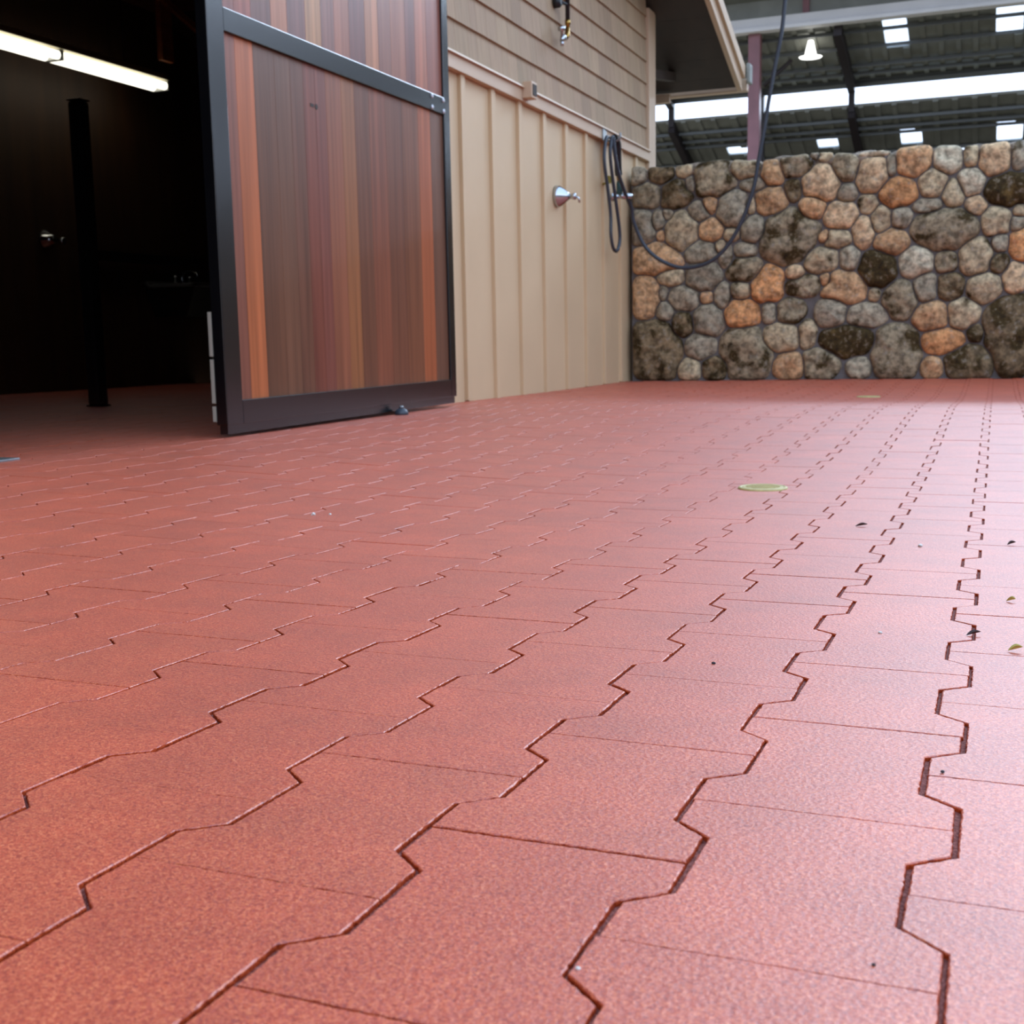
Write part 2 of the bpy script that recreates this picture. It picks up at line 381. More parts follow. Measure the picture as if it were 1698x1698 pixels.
# belt rail with its drip cap, and the corner board
mb = MB(); mb.box(WX-0.02, WX+0.018, DY1+0.05, 9.40, 1.602, 1.672, bev=0.002); mb.hexa([(WX-0.02, DY1+0.05, 1.672), (WX+0.034, DY1+0.05, 1.672), (WX+0.034, 9.40, 1.672), (WX-0.02, 9.40, 1.672), (WX-0.02, DY1+0.05, 1.70), (WX+0.026, DY1+0.05, 1.686), (WX+0.026, 9.40, 1.686), (WX-0.02, 9.40, 1.70)])
mb.build('trim_1', M_trim, kind='structure')
mb = MB(); mb.box(WX-0.03, WX+0.012, 9.40, YC, -0.08, 2.74, bev=0.002); mb.build('trim_2', M_trim, kind='structure')
mb = MB(); mb.box(WX-0.14, WX, DY1, DY1+0.09, -0.05, DZ, bev=0.002); mb.box(WX-0.14, WX, DY0-0.09, DY0, -0.04, DZ); mb.box(WX-0.14, WX, DY0-0.09, DY1+0.09, DZ, DZ+0.1); mb.build('trim_3', M_trim, kind='structure')
t = thing('wall_block', 'small square tan block on the belt rail below the shingles', 'block', (WX+0.018, 6.72, 1.62))
mb = MB(); mb.box(WX+0.018, WX+0.075, 6.655, 6.745, 1.618, 1.708, bev=0.004); part(mb, 'block_body', M_trim, t)
mb = MB(); mb.box(WX+0.075, WX+0.079, 6.67, 6.73, 1.632, 1.694, bev=0.001); part(mb, 'block_face', M_soff, t)

# barn interior shell
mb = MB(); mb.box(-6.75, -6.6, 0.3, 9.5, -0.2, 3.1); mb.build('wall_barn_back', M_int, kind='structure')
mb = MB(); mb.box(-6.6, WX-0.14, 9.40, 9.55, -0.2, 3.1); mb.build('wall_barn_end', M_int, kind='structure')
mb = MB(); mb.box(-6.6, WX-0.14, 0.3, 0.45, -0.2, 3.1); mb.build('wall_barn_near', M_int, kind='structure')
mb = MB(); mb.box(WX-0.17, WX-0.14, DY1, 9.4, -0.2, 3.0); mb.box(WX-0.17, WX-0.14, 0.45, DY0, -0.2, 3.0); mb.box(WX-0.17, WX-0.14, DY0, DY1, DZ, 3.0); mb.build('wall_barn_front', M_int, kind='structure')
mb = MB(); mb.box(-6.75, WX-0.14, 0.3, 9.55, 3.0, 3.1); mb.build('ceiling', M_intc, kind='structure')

# ---------------------------------------------------------------- barn roof overhang seen past the corner
def soff(y): return 2.758 - 0.35*(y-9.5)
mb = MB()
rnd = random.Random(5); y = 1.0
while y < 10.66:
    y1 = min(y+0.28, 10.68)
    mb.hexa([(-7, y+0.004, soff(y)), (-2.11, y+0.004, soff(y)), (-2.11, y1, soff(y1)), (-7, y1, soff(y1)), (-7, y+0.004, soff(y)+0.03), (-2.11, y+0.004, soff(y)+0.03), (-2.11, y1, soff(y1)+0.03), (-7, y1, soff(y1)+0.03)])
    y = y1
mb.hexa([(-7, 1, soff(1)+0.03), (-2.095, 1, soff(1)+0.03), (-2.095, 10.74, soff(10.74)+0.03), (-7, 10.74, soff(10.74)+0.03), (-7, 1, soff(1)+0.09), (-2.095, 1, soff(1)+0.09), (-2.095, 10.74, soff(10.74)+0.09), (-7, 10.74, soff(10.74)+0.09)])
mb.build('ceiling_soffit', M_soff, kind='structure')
def sloped(x0, x1, za, zb, ya=1.0, yb=10.7):
    return [(x0, ya, soff(ya)+za), (x1, ya, soff(ya)+za), (x1, yb, soff(yb)+za), (x0, yb, soff(yb)+za), (x0, ya, soff(ya)+zb), (x1, ya, soff(ya)+zb), (x1, yb, soff(yb)+zb), (x0, yb, soff(yb)+zb)]
mb = MB(); mb.hexa(sloped(-2.13, -2.09, -0.03, 0.16)); mb.build('trim_4', M_trim, kind='structure')
mb = MB(); mb.hexa(sloped(-2.09, -2.065, 0.075, 0.175)); mb.build('trim_5', M_trim, kind='structure')
mb = MB(); mb.box(-7, -2.70, 10.60, 10.66, 2.255, 2.325); mb.build('trim_6', M_trim, kind='structure')
t = thing('eave_gutter', 'tan gutter with a dark end cap at the lower corner of the barn eave', 'gutter', (-2.1, 10.76, 2.3))
mb = MB(); mb.box(-7, -2.07, 10.80, 10.89, 2.33, 2.43, bev=0.01); part(mb, 'gutter_trough', M_trim, t)
mb = MB(); mb.box(-2.06, -2.03, 10.72, 10.85, 2.38, 2.54, bev=0.01); part(mb, 'end_cap', M_droof, t)
t = thing('roof_bracket', 'dark diagonal bracket under the soffit beside the corner board', 'bracket', (-2.63, 9.6, 2.4))
mb = MB(); mb.bar((-2.62, 9.60, 2.30), (-2.62, 10.4, 2.42), 0.06, 0.07); part(mb, 'strut', M_soff, t)
mb = MB(); mb.bar((-2.62, 9.62, 1.95+0.3), (-2.62, 9.62, 2.70), 0.06, 0.05, up=(0, 1, 0)); part(mb, 'wall_plate', M_soff, t)

# ---------------------------------------------------------------- fieldstone wall
S = "-2.504 1.429 0.066 0.062 g;-2.322 1.437 0.098 0.073 d;-2.16 1.447 0.065 0.052 t;-1.93 1.376 0.158 0.117 m;-1.72 1.428 0.118 0.066 t;-1.514 1.395 0.081 0.09 o;-1.368 1.435 0.121 0.084 m;-1.223 1.484 0.039 0.024 g;-1.18 1.294 0.138 0.118 p;-2.438 1.289 0.115 0.088 m;-2.219 1.286 0.113 0.109 d;-2.111 1.352 0.038 0.061 g;-2.052 1.153 0.081 0.067 g;-1.966 1.199 0.053 0.062 o;-1.792 1.159 0.11 0.127 g;-1.657 1.323 0.092 0.046 g;-1.672 1.173 0.037 0.06 t;-1.522 1.194 0.112 0.096 o;-1.37 1.266 0.06 0.079 d;-1.238 1.138 0.09 0.085 o;-1.396 0.946 0.202 0.186 m;-2.472 1.06 0.094 0.126 g;-2.35 1.106 0.055 0.068 g;-2.274 1.144 0.044 0.042 g;-2.329 0.995 0.031 0.042 o;-2.175 1.024 0.121 0.151 t;-1.96 1.014 0.09 0.077 o;-1.806 0.981 0.058 0.046 t;-1.649 1.009 0.088 0.091 g;-1.885 0.897 0.037 0.046 t;-2.035 0.862 0.118 0.078 g;-1.847 0.823 0.047 0.082 g;-1.705 0.863 0.083 0.051 g;-1.704 0.724 0.13 0.088 m;-2.373 0.823 0.187 0.111 o;-2.252 0.692 0.104 0.058 t;-2.012 0.683 0.128 0.1 g;-2.446 0.549 0.1 0.16 o;-2.313 0.577 0.033 0.053 g;-2.153 0.53 0.114 0.085 g;-1.99 0.536 0.053 0.047 o;-1.872 0.543 0.058 0.094 g;-1.735 0.58 0.074 0.063 t;-1.547 0.616 0.119 0.133 O;-1.352 0.691 0.061 0.061 p;-1.29 0.597 0.137 0.071 m;-1.172 0.775 0.115 0.09 t;-1.149 0.924 0.05 0.05 o;-1.139 0.632 0.04 0.051 o;-2.302 0.439 0.067 0.069 g;-2.169 0.34 0.082 0.095 d;-1.968 0.367 0.118 0.116 g;-1.728 0.409 0.137 0.099 O;-1.534 0.419 0.052 0.078 g;-1.379 0.426 0.097 0.082 m;-1.459 0.231 0.139 0.094 t;-1.254 0.248 0.061 0.098 t;-2.369 0.161 0.205 0.215 d;-2.032 0.177 0.124 0.096 g;-1.699 0.131 0.194 0.183 m;-2.114 0.018 0.087 0.081 t;-1.923 0.027 0.102 0.085 d;-1.384 0.033 0.113 0.088 o;-1.169 0.052 0.121 0.113 m;-1.018 1.401 0.083 0.103 m;-1.157 1.479 0.049 0.035 t;-0.826 1.485 0.119 0.027 w;-0.832 1.33 0.101 0.117 p;-0.709 1.39 0.033 0.077 g;-0.568 1.409 0.117 0.101 o;-0.354 1.404 0.088 0.085 w;-0.199 1.421 0.046 0.071 t;-0.058 1.392 0.09 0.113 p;0.094 1.391 0.04 0.084 g;0.035 1.18 0.156 0.099 D;-0.193 1.241 0.087 0.086 w;-0.305 1.172 0.069 0.091 t;-0.442 1.257 0.088 0.091 t;-0.667 1.208 0.124 0.097 O;-1.005 1.224 0.064 0.064 g;-0.857 1.137 0.068 0.068 t;-1.041 1.078 0.113 0.089 p;-0.777 1.034 0.067 0.093 t;-0.634 1.036 0.065 0.069 g;-0.466 1.105 0.094 0.048 g;-0.349 0.944 0.217 0.14 m;-0.16 1.092 0.068 0.067 p;-0.038 0.976 0.09 0.1 t;0.111 1.044 0.036 0.042 t;0.101 0.955 0.045 0.052 g;0.124 0.826 0.063 0.105 O;-0.007 0.842 0.055 0.062 g;-0.887 0.951 0.073 0.109 p;-0.696 0.873 0.119 0.084 o;-1.078 0.911 0.119 0.06 t;-0.976 0.777 0.069 0.084 g;-0.793 0.695 0.125 0.129 D;-0.531 0.734 0.109 0.108 w;-0.338 0.731 0.075 0.073 m;-0.149 0.762 0.109 0.125 t;-0.002 0.703 0.064 0.062 d;0.092 0.599 0.068 0.105 p;-1.007 0.578 0.158 0.11 o;-0.804 0.526 0.041 0.05 t;-0.628 0.466 0.119 0.134 m;-0.474 0.56 0.076 0.103 g;-0.305 0.564 0.084 0.083 d;-0.087 0.543 0.108 0.096 t;-1.093 0.403 0.1 0.107 g;-0.84 0.377 0.151 0.08 g;-0.44 0.362 0.118 0.094 o;-0.215 0.376 0.097 0.093 t;0.07 0.224 0.158 0.261 d;-0.985 0.203 0.198 0.106 D;-0.649 0.137 0.159 0.19 m;-0.349 0.187 0.145 0.08 O;-0.132 0.238 0.056 0.063 d;-0.896 0.018 0.079 0.072 g;-0.411 0.014 0.072 0.07 o;-0.153 0.051 0.166 0.119 d"
KC = dict(g=((156, 142, 118), .36), m=((150, 132, 104), .46), o=((192, 150, 108), .33), O=((202, 144, 94), .1), t=((180, 158, 124), .38), d=((124, 104, 76), .5), D=((92, 72, 38), .6), w=((200, 184, 154), .27), p=((206, 172, 132), .25))
seeds = []
for q in S.split(';'):
    a = q.split(); seeds.append((float(a[0]), float(a[1]), float(a[2]), float(a[3]), a[4]))
rnd = random.Random(21)
xx = 0.42
while xx < 2.3:
    zz = 0.02
    while zz < 1.5:
        seeds.append((xx+rnd.uniform(-.04, .04), zz+rnd.uniform(-.03, .03), rnd.uniform(.08, .14), rnd.uniform(.08, .12), rnd.choice('gmotdwp'))); zz += 0.19
    xx += 0.23
XW1 = 2.35
mb = MB()
mb.box(WX+0.01, XW1, YW+0.012, YW+0.42, -0.12, 1.455)
core = mb.build('wall_back', M_mortar, kind='structure')
bm = bmesh.new(); cols = []
NA = 40
for i, (cx, cz, rx, rz, code) in enumerate(seeds):
    near = [s for jn, s in enumerate(seeds) if jn != i and abs(s[0]-cx) < 0.9 and abs(s[1]-cz) < 0.9]
    rad = []
    for k in range(NA):
        th = 2*math.pi*k/NA; dx, dz = math.cos(th), math.sin(th)
        lim = 1.32/math.sqrt((dx/rx)**2+(dz/rz)**2); t = 0.01
        while t < lim:
            px, pz = cx+dx*t, cz+dz*t
            m0 = math.hypot((px-cx)/rx, (pz-cz)/rz)
            if px < WX+0.012 or px > XW1-0.005 or pz < -0.075 or pz > 1.50+0.012*math.sin(px*9): break
            if any(math.hypot((px-s[0])/s[2], (pz-s[1])/s[3]) < m0 for s in near): break
            t += 0.004
        rad.append(max(0.012, t-0.0055))
    for _ in range(1): rad = [(rad[k-1]+2*rad[k]+rad[(k+1) % NA])/4 for k in range(NA)]
    hgt = min(0.075, 0.028+0.3*min(rx, rz)) * rnd.uniform(0.85, 1.15)
    base, moss = KC[code]; base = s2l(base); f_ = rnd.gauss(1.3, 0.10); base = tuple(v_*f_ for v_ in base)
    rings = []
    sd = Vector((rnd.random()*50, rnd.random()*50, 0))
    tx_, tz_ = rnd.uniform(-.12, .12), rnd.uniform(-.12, .12)
    for fr, hh in ((1.0, -0.05), (0.99, 0.10), (0.95, 0.42), (0.87, 0.68), (0.72, 0.87), (0.5, 0.96), (0.25, 1.0)):
        rg = []
        for k in range(NA):
            th = 2*math.pi*k/NA; r_ = rad[k]*fr
            x_, z_ = cx+math.cos(th)*r_, cz+math.sin(th)*r_
            nz = noise.noise(Vector((x_*9, z_*9, 0))+sd)*0.02 + noise.noise(Vector((x_*25, z_*25, 3))+sd)*0.009
            dep = hgt*hh + (nz + (x_-cx)*tx_ + (z_-cz)*tz_)*max(0, hh)
            rg.append(bm.verts.new((x_, YW+0.018-dep, z_)))
        rings.append(rg)
    cen = bm.verts.new((cx, YW+0.018-hgt*1.0-noise.noise(Vector((cx*9, cz*9, 0))+sd)*0.02, cz))
    for ra, rb in zip(rings, rings[1:]):
        for k in range(NA):
            f = bm.faces.new((ra[k], ra[(k+1) % NA], rb[(k+1) % NA], rb[k])); f.smooth = True; cols.append((*base, moss))
    for k in range(NA):
        f = bm.faces.new((rings[-1][k], rings[-1][(k+1) % NA], cen)); f.smooth = True; cols.append((*base, moss))
bmesh.ops.recalc_face_normals(bm, faces=bm.faces)
me = bpy.data.meshes.new('fieldstones'); bm.to_mesh(me); bm.free(); me.materials.append(M_stone)
o = bpy.data.objects.new('fieldstones', me); C.objects.link(o); o.parent = core
a = me.attributes.new('tint', 'FLOAT_COLOR', 'CORNER'); i = 0
for p, c in zip(me.polygons, cols):
    for _ in p.loop_indices: a.data[i].color = c; i += 1
# rounded cap stones on the top of the wall
bm = bmesh.new(); x = WX+0.02; rnd = random.Random(4); cols = []
while x < XW1-0.1:
    wd = rnd.uniform(0.14, 0.30); 
    for row in range(2):
        cy = YW+0.12+row*0.2
        r = bmesh.ops.create_icosphere(bm, subdivisions=3, radius=1, matrix=Matrix.Translation((x+wd/2, cy, 1.445)) @ Matrix.Diagonal((wd*0.52, 0.13, rnd.uniform(0.05, 0.075), 1)))
        for v_ in r['verts']:
            v_.co += Vector((0, 0, noise.noise(v_.co*8)*0.02))
    x += wd
for f in bm.faces: f.smooth = True
me = bpy.data.meshes.new('cap_stones'); bm.to_mesh(me); bm.free(); me.materials.append(M_stone)
o = bpy.data.objects.new('cap_stones', me); C.objects.link(o); o.parent = core
a = me.attributes.new('tint', 'FLOAT_COLOR', 'CORNER'); c = s2l((158, 138, 118))
for q in a.data: q.color = (*c, .3)

# ---------------------------------------------------------------- sliding door hung outside the wall
XD = -2.435; TH = 0.045; YA, YB = 3.49, 5.40
door = thing('sliding_door', 'tall sliding barn door of reddish stained planks in a black steel frame', 'door', (XD-TH/2, 4.44, 0.0))
zb0, zb1, zm0, zm1, zt = 0.0, 0.083, 1.312, 1.39, 2.72
def dbox(y0, y1, z0, z1, bev=0.003, x0=XD-TH, x1=XD):
    q = MB(); q.box(x0, x1, y0, y1, z0, z1, bev=bev); return q
part(dbox(YA, 3.585, zb0, zt), 'stile', M_steel, door)
part(dbox(5.34, YB, zb0, zt), 'stile', M_steel, door)
part(dbox(3.585, 5.34, zb0, zb1), 'bottom_rail', M_steel, door)
part(dbox(3.585, 5.34, zm0, zm1), 'middle_rail', M_steel, door)
part(dbox(3.585, 5.34, zt-0.09, zt), 'top_rail', M_steel, door)
q = MB(); q.box(XD-TH+0.005, XD-0.008, YA+0.01, YB-0.01, -0.032, 0.0); part(q, 'gap_shade_channel', M_steel, door)  # black channel deepened to stand in for the shadow gap under the door
def panel(name, ys, colr, z0, z1):
    q = MB(); cs = []
    for y0, y1, c in zip(ys, ys[1:], colr):
        q.box(XD-0.034, XD-0.012, y0+0.0004, y1-0.0004, z0, z1, bev=0.0008)
    o = part(q, name, M_plank, door)
    colr = [tuple(min(255, v*1.09) for v in cc) for cc in colr]
    # colour every face by the plank it lies in
    a = o.data.attributes.new('tint', 'FLOAT_COLOR', 'CORNER'); oy = door.location.y
    for p in o.data.polygons:
        yc = p.center.y + oy
        c = colr[-1]
        for y0, y1, cc in zip(ys, ys[1:], colr):
            if y0 <= yc <= y1: c = cc; break
        for li in p.loop_indices: a.data[li].color = (*s2l(c), 1)
    return o
ysl = [3.573, 3.66, 3.769, 3.904, 4.008, 4.1, 4.185, 4.264, 4.385, 4.491, 4.617, 4.76, 4.917, 5.079, 5.205, 5.345]
cl = [(132, 78, 58), (176, 98, 56), (104, 66, 44), (108, 70, 48), (106, 66, 46), (120, 64, 46), (126, 70, 54), (136, 80, 54), (142, 88, 52), (112, 68, 46), (130, 74, 50), (114, 68, 46), (124, 74, 48), (162, 88, 52), (112, 74, 54)]
ysu = [3.573, 3.666, 3.768, 3.897, 4.005, 4.135, 4.248, 4.353, 4.47, 4.605, 4.718, 4.836, 4.974, 5.071, 5.187, 5.345]
cu_ = [(136, 84, 72), (150, 84, 66), (118, 78, 66), (172, 112, 80), (122, 80, 70), (176, 126, 84), (134, 88, 74), (156, 98, 74), (118, 74, 64), (178, 118, 82), (136, 88, 70), (158, 100, 76), (124, 76, 64), (172, 104, 76), (142, 84, 66)]
part_lo = panel('lower_panel', ysl, cl, zb1-0.005, zm0+0.005)
panel('upper_panel', ysu, cu_, zm1-0.005, zt-0.08)
q = MB(); q.lathe((XD-0.0125, 4.19, 1.165), (1, 0, 0), [(0, 0.011), (0.002, 0.010)], 14); q.box(XD-0.0125, XD-0.0108, 4.145, 4.172, 1.16, 1.172); part(q, 'knot', M_soff, door, 'dark knot in a plank below the middle rail')
for y_, z_ in ((5.208, 1.376), (5.329, 1.376), (5.207, 1.327), (5.331, 1.327)):
    q = MB(); q.lathe((XD, y_, z_), (1, 0, 0), [(-0.001, 0.0105), (0.003, 0.0105), (0.006, 0.006)], 14); part(q, 'bolt', M_zinc, door)
for z0, z1 in ((0.235, 0.385), (0.075, 0.225), (0.012, 0.065)):
    q = MB(); q.box(XD-TH-0.014, XD-TH-0.001, YA-0.002, YA+0.006, z0, z1, bev=0.001); part(q, 'edge_strip', mat('pale_strip', (176, 168, 150), rough=0.5), door, 'pale strip on the rear edge of the frame')
for y_ in (3.9, 5.0):
    q = MB(); q.box(XD-0.028, XD-0.018, y_-0.025, y_+0.025, zt, zt+0.12); q.lathe((XD-0.033, y_, zt+0.10), (1, 0, 0), [(0, 0.04), (0.02, 0.04)], 24); part(q, 'hanger', M_steel, door)
tk = thing('door_track', 'black steel track the sliding door hangs from', 'track', (XD-0.03, 3.4, zt+0.16))
q = MB(); q.box(XD-0.06, XD+0.015, 1.5, 5.7, zt+0.145, zt+0.155); q.box(XD-0.06, XD-0.05, 1.5, 5.7, zt+0.07, zt+0.15); q.box(XD+0.005, XD+0.015, 1.5, 5.7, zt+0.07, zt+0.15); part(q, 'rail', M_steel, tk)
for y_ in (1.6, 2.9, 4.2, 5.6):
    q = MB(); q.box(WX-0.02, XD-0.055, y_-0.03, y_+0.03, zt+0.08, zt+0.17); part(q, 'track_bracket', M_steel, tk)
gx, gy = XD+0.028, 4.745; gz = fz(gx, gy)
g = thing('floor_guide', 'small dark domed floor guide with a bright bolt against the door bottom', 'door guide', (gx, gy, gz))
q = MB(); q.lathe((gx, gy, gz-0.002), (0, 0, 1), [(0, 0.030), (0.012, 0.030), (0.024, 0.024), (0.031, 0.012), (0.033, 0.004)], 24); part(q, 'guide_dome', M_hose, g)
q = MB(); q.lathe((gx, gy, gz+0.030), (0, 0, 1), [(0, 0.010), (0.007, 0.010), (0.010, 0.006)], 12); part(q, 'guide_bolt', M_galv, g)

# ---------------------------------------------------------------- fittings on the wall
# chrome tap with a bell escutcheon
t = thing('wall_tap', 'chrome tap on a cone shaped wall flange on the tan battens', 'tap', (WX, 7.31, 1.135))
q = MB(); q.lathe((WX-0.02, 7.31, 1.14), (1, 0, -0.05), [(0, 0.066), (0.022, 0.066), (0.030, 0.062), (0.055, 0.046), (0.078, 0.026), (0.088, 0.018)], 32); part(q, 'flange', M_chrome, t)
q = MB(); q.lathe((WX+0.06, 7.31, 1.136), (1, 0.12, -0.05), [(0, 0.018), (0.025, 0.015), (0.03, 0.021), (0.048, 0.021), (0.052, 0.012)], 20); part(q, 'spout', M_chrome, t)
q = MB(); q.tube([(WX+0.105, 7.32, 1.133), (WX+0.122, 7.325, 1.125), (WX+0.127, 7.33, 1.095)], 0.007, 10); part(q, 'outlet', M_chrome, t)
# tap on the black drop pipe
t = thing('hanging_tap', 'chrome and brass tap at the lower end of a black drop pipe over the shingles', 'tap', (WX+0.05, 7.37, 2.16))
q = MB(); q.tube([(WX+0.05, 7.372, 3.1), (WX+0.05, 7.372, 2.19)], 0.014, 14); q.tube([(WX-0.01, 7.372, 3.1), (WX+0.05, 7.372, 3.1)], 0.014, 14); part(q, 'drop_pipe', M_black, t)
q = MB(); q.lathe((WX-0.005, 7.29, 2.285), (1, 0, 0), [(0, 0.034), (0.03, 0.034), (0.045, 0.02)], 20); q.tube([(WX+0.03, 7.29, 2.285), (WX+0.05, 7.372, 2.285)], 0.01, 8); part(q, 'pipe_clamp', M_black, t)
q = MB(); q.lathe((WX+0.05, 7.372, 2.195), (0, 0, -1), [(0, 0.018), (0.025, 0.018), (0.03, 0.013), (0.05, 0.013)], 14); q.tube([(WX+0.05, 7.372, 2.15), (WX+0.05, 7.36, 2.10), (WX+0.05, 7.325, 2.08)], [0.014, 0.016, 0.014], 14); part(q, 'brass_elbow', M_brass, t)
q = MB(); q.tube([(WX+0.05, 7.33, 2.08), (WX+0.05, 7.28, 2.075), (WX+0.05, 7.255, 2.05)], [0.016, 0.019, 0.013], 14); q.lathe((WX+0.05, 7.265, 2.07), (0, -0.2, 1), [(0, 0.008), (0.035, 0.008), (0.04, 0.022), (0.06, 0.024), (0.066, 0.012)], 16); q.lathe((WX+0.05, 7.26, 2.05), (0, 0, -1), [(0, 0.01), (0.03, 0.01)], 12); part(q, 'tap_body', M_chrome, t)
# hook, coiled hose, water outlet and the long slack hose
def smooth(P, n=10):
    P = [Vector(p) for p in P]; out = []
    for i in range(len(P)-1):
        a, b_, c, d = P[max(i-1, 0)], P[i], P[i+1], P[min(i+2, len(P)-1)]
        for s in range(n):
            u = s/n
            out.append(0.5*((2*b_)+(c-a)*u+(2*a-5*b_+4*c-d)*u*u+(3*b_-a-3*c+d)*u**3))
    out.append(P[-1]); return out
t = thing('hose_hook', 'grey metal hook on the belt rail holding the coiled hose', 'hook', (WX, 8.2, 1.62))
q = MB(); q.box(WX+0.018, WX+0.026, 8.16, 8.24, 1.59, 1.675, bev=0.002); part(q, 'hook_plate', M_galv, t)
q = MB(); q.tube(smooth([(WX+0.02, 8.2, 1.60), (WX+0.09, 8.2, 1.585), (WX+0.13, 8.2, 1.60), (WX+0.135, 8.2, 1.64)]), 0.008, 10); part(q, 'hook_arm', M_galv, t)
hx = -2.5
L1 = [(8.19, 1.612), (8.13, 1.60), (8.08, 1.508), (8.075, 1.41), (8.13, 1.278), (8.19, 1.104), (8.19, 0.959), (8.24, 0.872), (8.32, 0.861), (8.38, 0.931), (8.36, 1.032), (8.28, 1.19), (8.19, 1.362), (8.14, 1.497), (8.17, 1.60), (8.2, 1.613)]
q = MB(); q.tube(smooth([(hx-0.01+0.03*i/15, y_, z_) for i, (y_, z_) in enumerate(L1)], 6), 0.012, 10)
t = thing('coiled_hose', 'dark grey hose hanging in a long loop from the hook by the wall corner', 'hose', (hx, 8.2, 1.6))
part(q, 'hose_loop', M_hose, t)
q = MB(); q.tube(smooth([(hx+0.025, 8.205, 1.613), (hx+0.03, 8.26, 1.58), (hx+0.02, 8.305, 1.50), (hx+0.01, 8.345, 1.42), (hx+0.01, 8.362, 1.38)], 8), 0.026, 14); part(q, 'thick_sleeve', M_black, t, 'thick black sleeve on the hose end')
q = MB(); q.lathe((hx+0.01, 8.362, 1.385), (0, 0.25, -1), [(0, 0.017), (0.02, 0.019), (0.04, 0.017)], 16); part(q, 'brass_ferrule', M_brass, t)
t = thing('wall_outlet', 'green and chrome water outlet between the hose loops and the stone wall', 'outlet', (WX, 8.42, 1.28))
q = MB(); q.lathe((hx+0.005, 8.385, 1.345), (0, 0.05, -1), [(0, 0.015), (0.02, 0.021), (0.085, 0.021), (0.095, 0.015)], 16); part(q, 'green_coupling', M_green, t)
q = MB(); q.lathe((WX-0.005, 8.46, 1.245), (1, 0, 0), [(0, 0.03), (0.01, 0.03), (0.015, 0.014), (0.065, 0.014)], 16); q.lathe((hx+0.0, 8.40, 1.245), (0.75, 0.62, -0.05), [(0, 0.015), (0.02, 0.023), (0.08, 0.023), (0.10, 0.017), (0.105, 0.006)], 18); part(q, 'chrome_nozzle', M_chrome, t)
q = MB(); q.box(hx-0.03, hx-0.006, 8.20, 8.235, 1.31, 1.36, bev=0.004); q.tube([(hx-0.02, 8.22, 1.32), (WX-0.005, 8.24, 1.31)], 0.008, 8); part(q, 'yellow_lever', M_yell, t)
HS = [(hx+0.03, 8.17, 1.60), (hx+0.035, 8.195, 1.484), (hx+0.04, 8.262, 1.371), (hx+0.045, 8.39, 1.262), (-2.448, 8.52, 1.17), (-2.44, 8.56, 1.071), (-2.38, 8.6, 0.919), (-2.278, 8.6, 0.815), (-2.124, 8.6, 0.745), (-1.972, 8.6, 0.749), (-1.843, 8.6, 0.81), (-1.738, 8.6, 0.93), (-1.655, 8.6, 1.09), (-1.594, 8.6, 1.269), (-1.563, 8.6, 1.449), (-1.531, 8.6, 1.626), (-1.493, 8.6, 1.861), (-1.459, 8.6, 2.054), (-1.421, 8.6, 2.245), (-1.403, 8.6, 2.398), (-1.39, 8.6, 2.6), (-1.385, 8.6, 3.05)]
t = thing('slack_hose', 'long grey hose sagging in front of the stone wall and rising overhead', 'hose', (-2.0, 8.6, 1.0))
q = MB(); q.tube(smooth(HS, 8), 0.0135, 12); part(q, 'hose_line', M_hose, t)
t = thing('hose_boom', 'steel overhead boom arm that carries the slack hose', 'boom', (WX, 8.6, 3.05))
q = MB(); q.tube([(WX+0.02, 8.6, 3.1), (-1.36, 8.6, 3.07)], 0.018, 12); q.tube([(WX+0.02, 8.6, 3.1), (WX+0.02, 8.6, 2.95)], 0.02, 12); part(q, 'boom_arm', M_galv, t)

# ---------------------------------------------------------------- floor drains, leaves and grit
def drain(x, y, r, label):
    z = fz(x, y)
    t = thing('floor_drain', label, 'drain', (x, y, z), 'round drain covers')
    q = MB(); q.lathe((x, y, z-0.004), (0, 0, 1), [(0, r), (0.007, r), (0.009, r-0.003), (0.009, r*0.86), (0.0065, r*0.84)], 48); part(q, 'rim', M_drain, t)
    q = MB(); q.lathe((x, y, z-0.002), (0, 0, 1), [(0, r*0.83), (0.0065, r*0.83), (0.007, r*0.8)], 40)
    for i in range(-3, 4):
        yy = i*r*0.2; xx_ = math.sqrt(max(0, (r*0.7)**2-yy*yy)); q.box(x-xx_, x+xx_, y+yy-r*0.03, y+yy+r*0.03, z+0.004, z+0.006)
    part(q, 'grate', M_drain, t)
drain(-0.512, 2.915, 0.059, 'round pale green metal drain cover in the middle of the pavers')
drain(-0.66, 7.1, 0.065, 'round metal drain cover far off near the stone wall')
def leaf(x, y, L_, wd, ang, m_, label, curl=0.004, cat='leaf', nm='leaf'):
    bm = bmesh.new(); n_ = 8; rows_ = []
    for i in range(n_+1):
        u = i/n_; ww = wd*math.sin(math.pi*(0.06+0.9*u))**0.8
        rows_.append([bm.verts.new(((u-0.5)*L_, s*ww/2, 0.0015+abs(s)*curl*math.sin(math.pi*u)+curl*u)) for s in (-1, 0, 1)])
    for a_, b_ in zip(rows_, rows_[1:]):
        for k_ in range(2): bm.faces.new((a_[k_], b_[k_], b_[k_+1], a_[k_+1]))
    me = bpy.data.meshes.new(nm); bm.to_mesh(me); bm.free(); me.materials.append(m_)
    o = bpy.data.objects.new(nm, me); C.objects.link(o); sm = o.modifiers.new('solid', 'SOLIDIFY'); sm.thickness = 0.0006
    o.location = (x, y, fz(x, y)); o.rotation_euler = (0, 0, ang); return tag(o, label, cat)
M_ly = mat('yellow_leaf', (200, 180, 90), rough=0.6, var=0.15, vscale=200); M_ld = mat('brown_leaf', (60, 34, 28), rough=0.7)
leaf(0.029, 1.31, 0.014, 0.005, 0.2, M_ly, 'small yellow leaf near the right edge of the pavers')
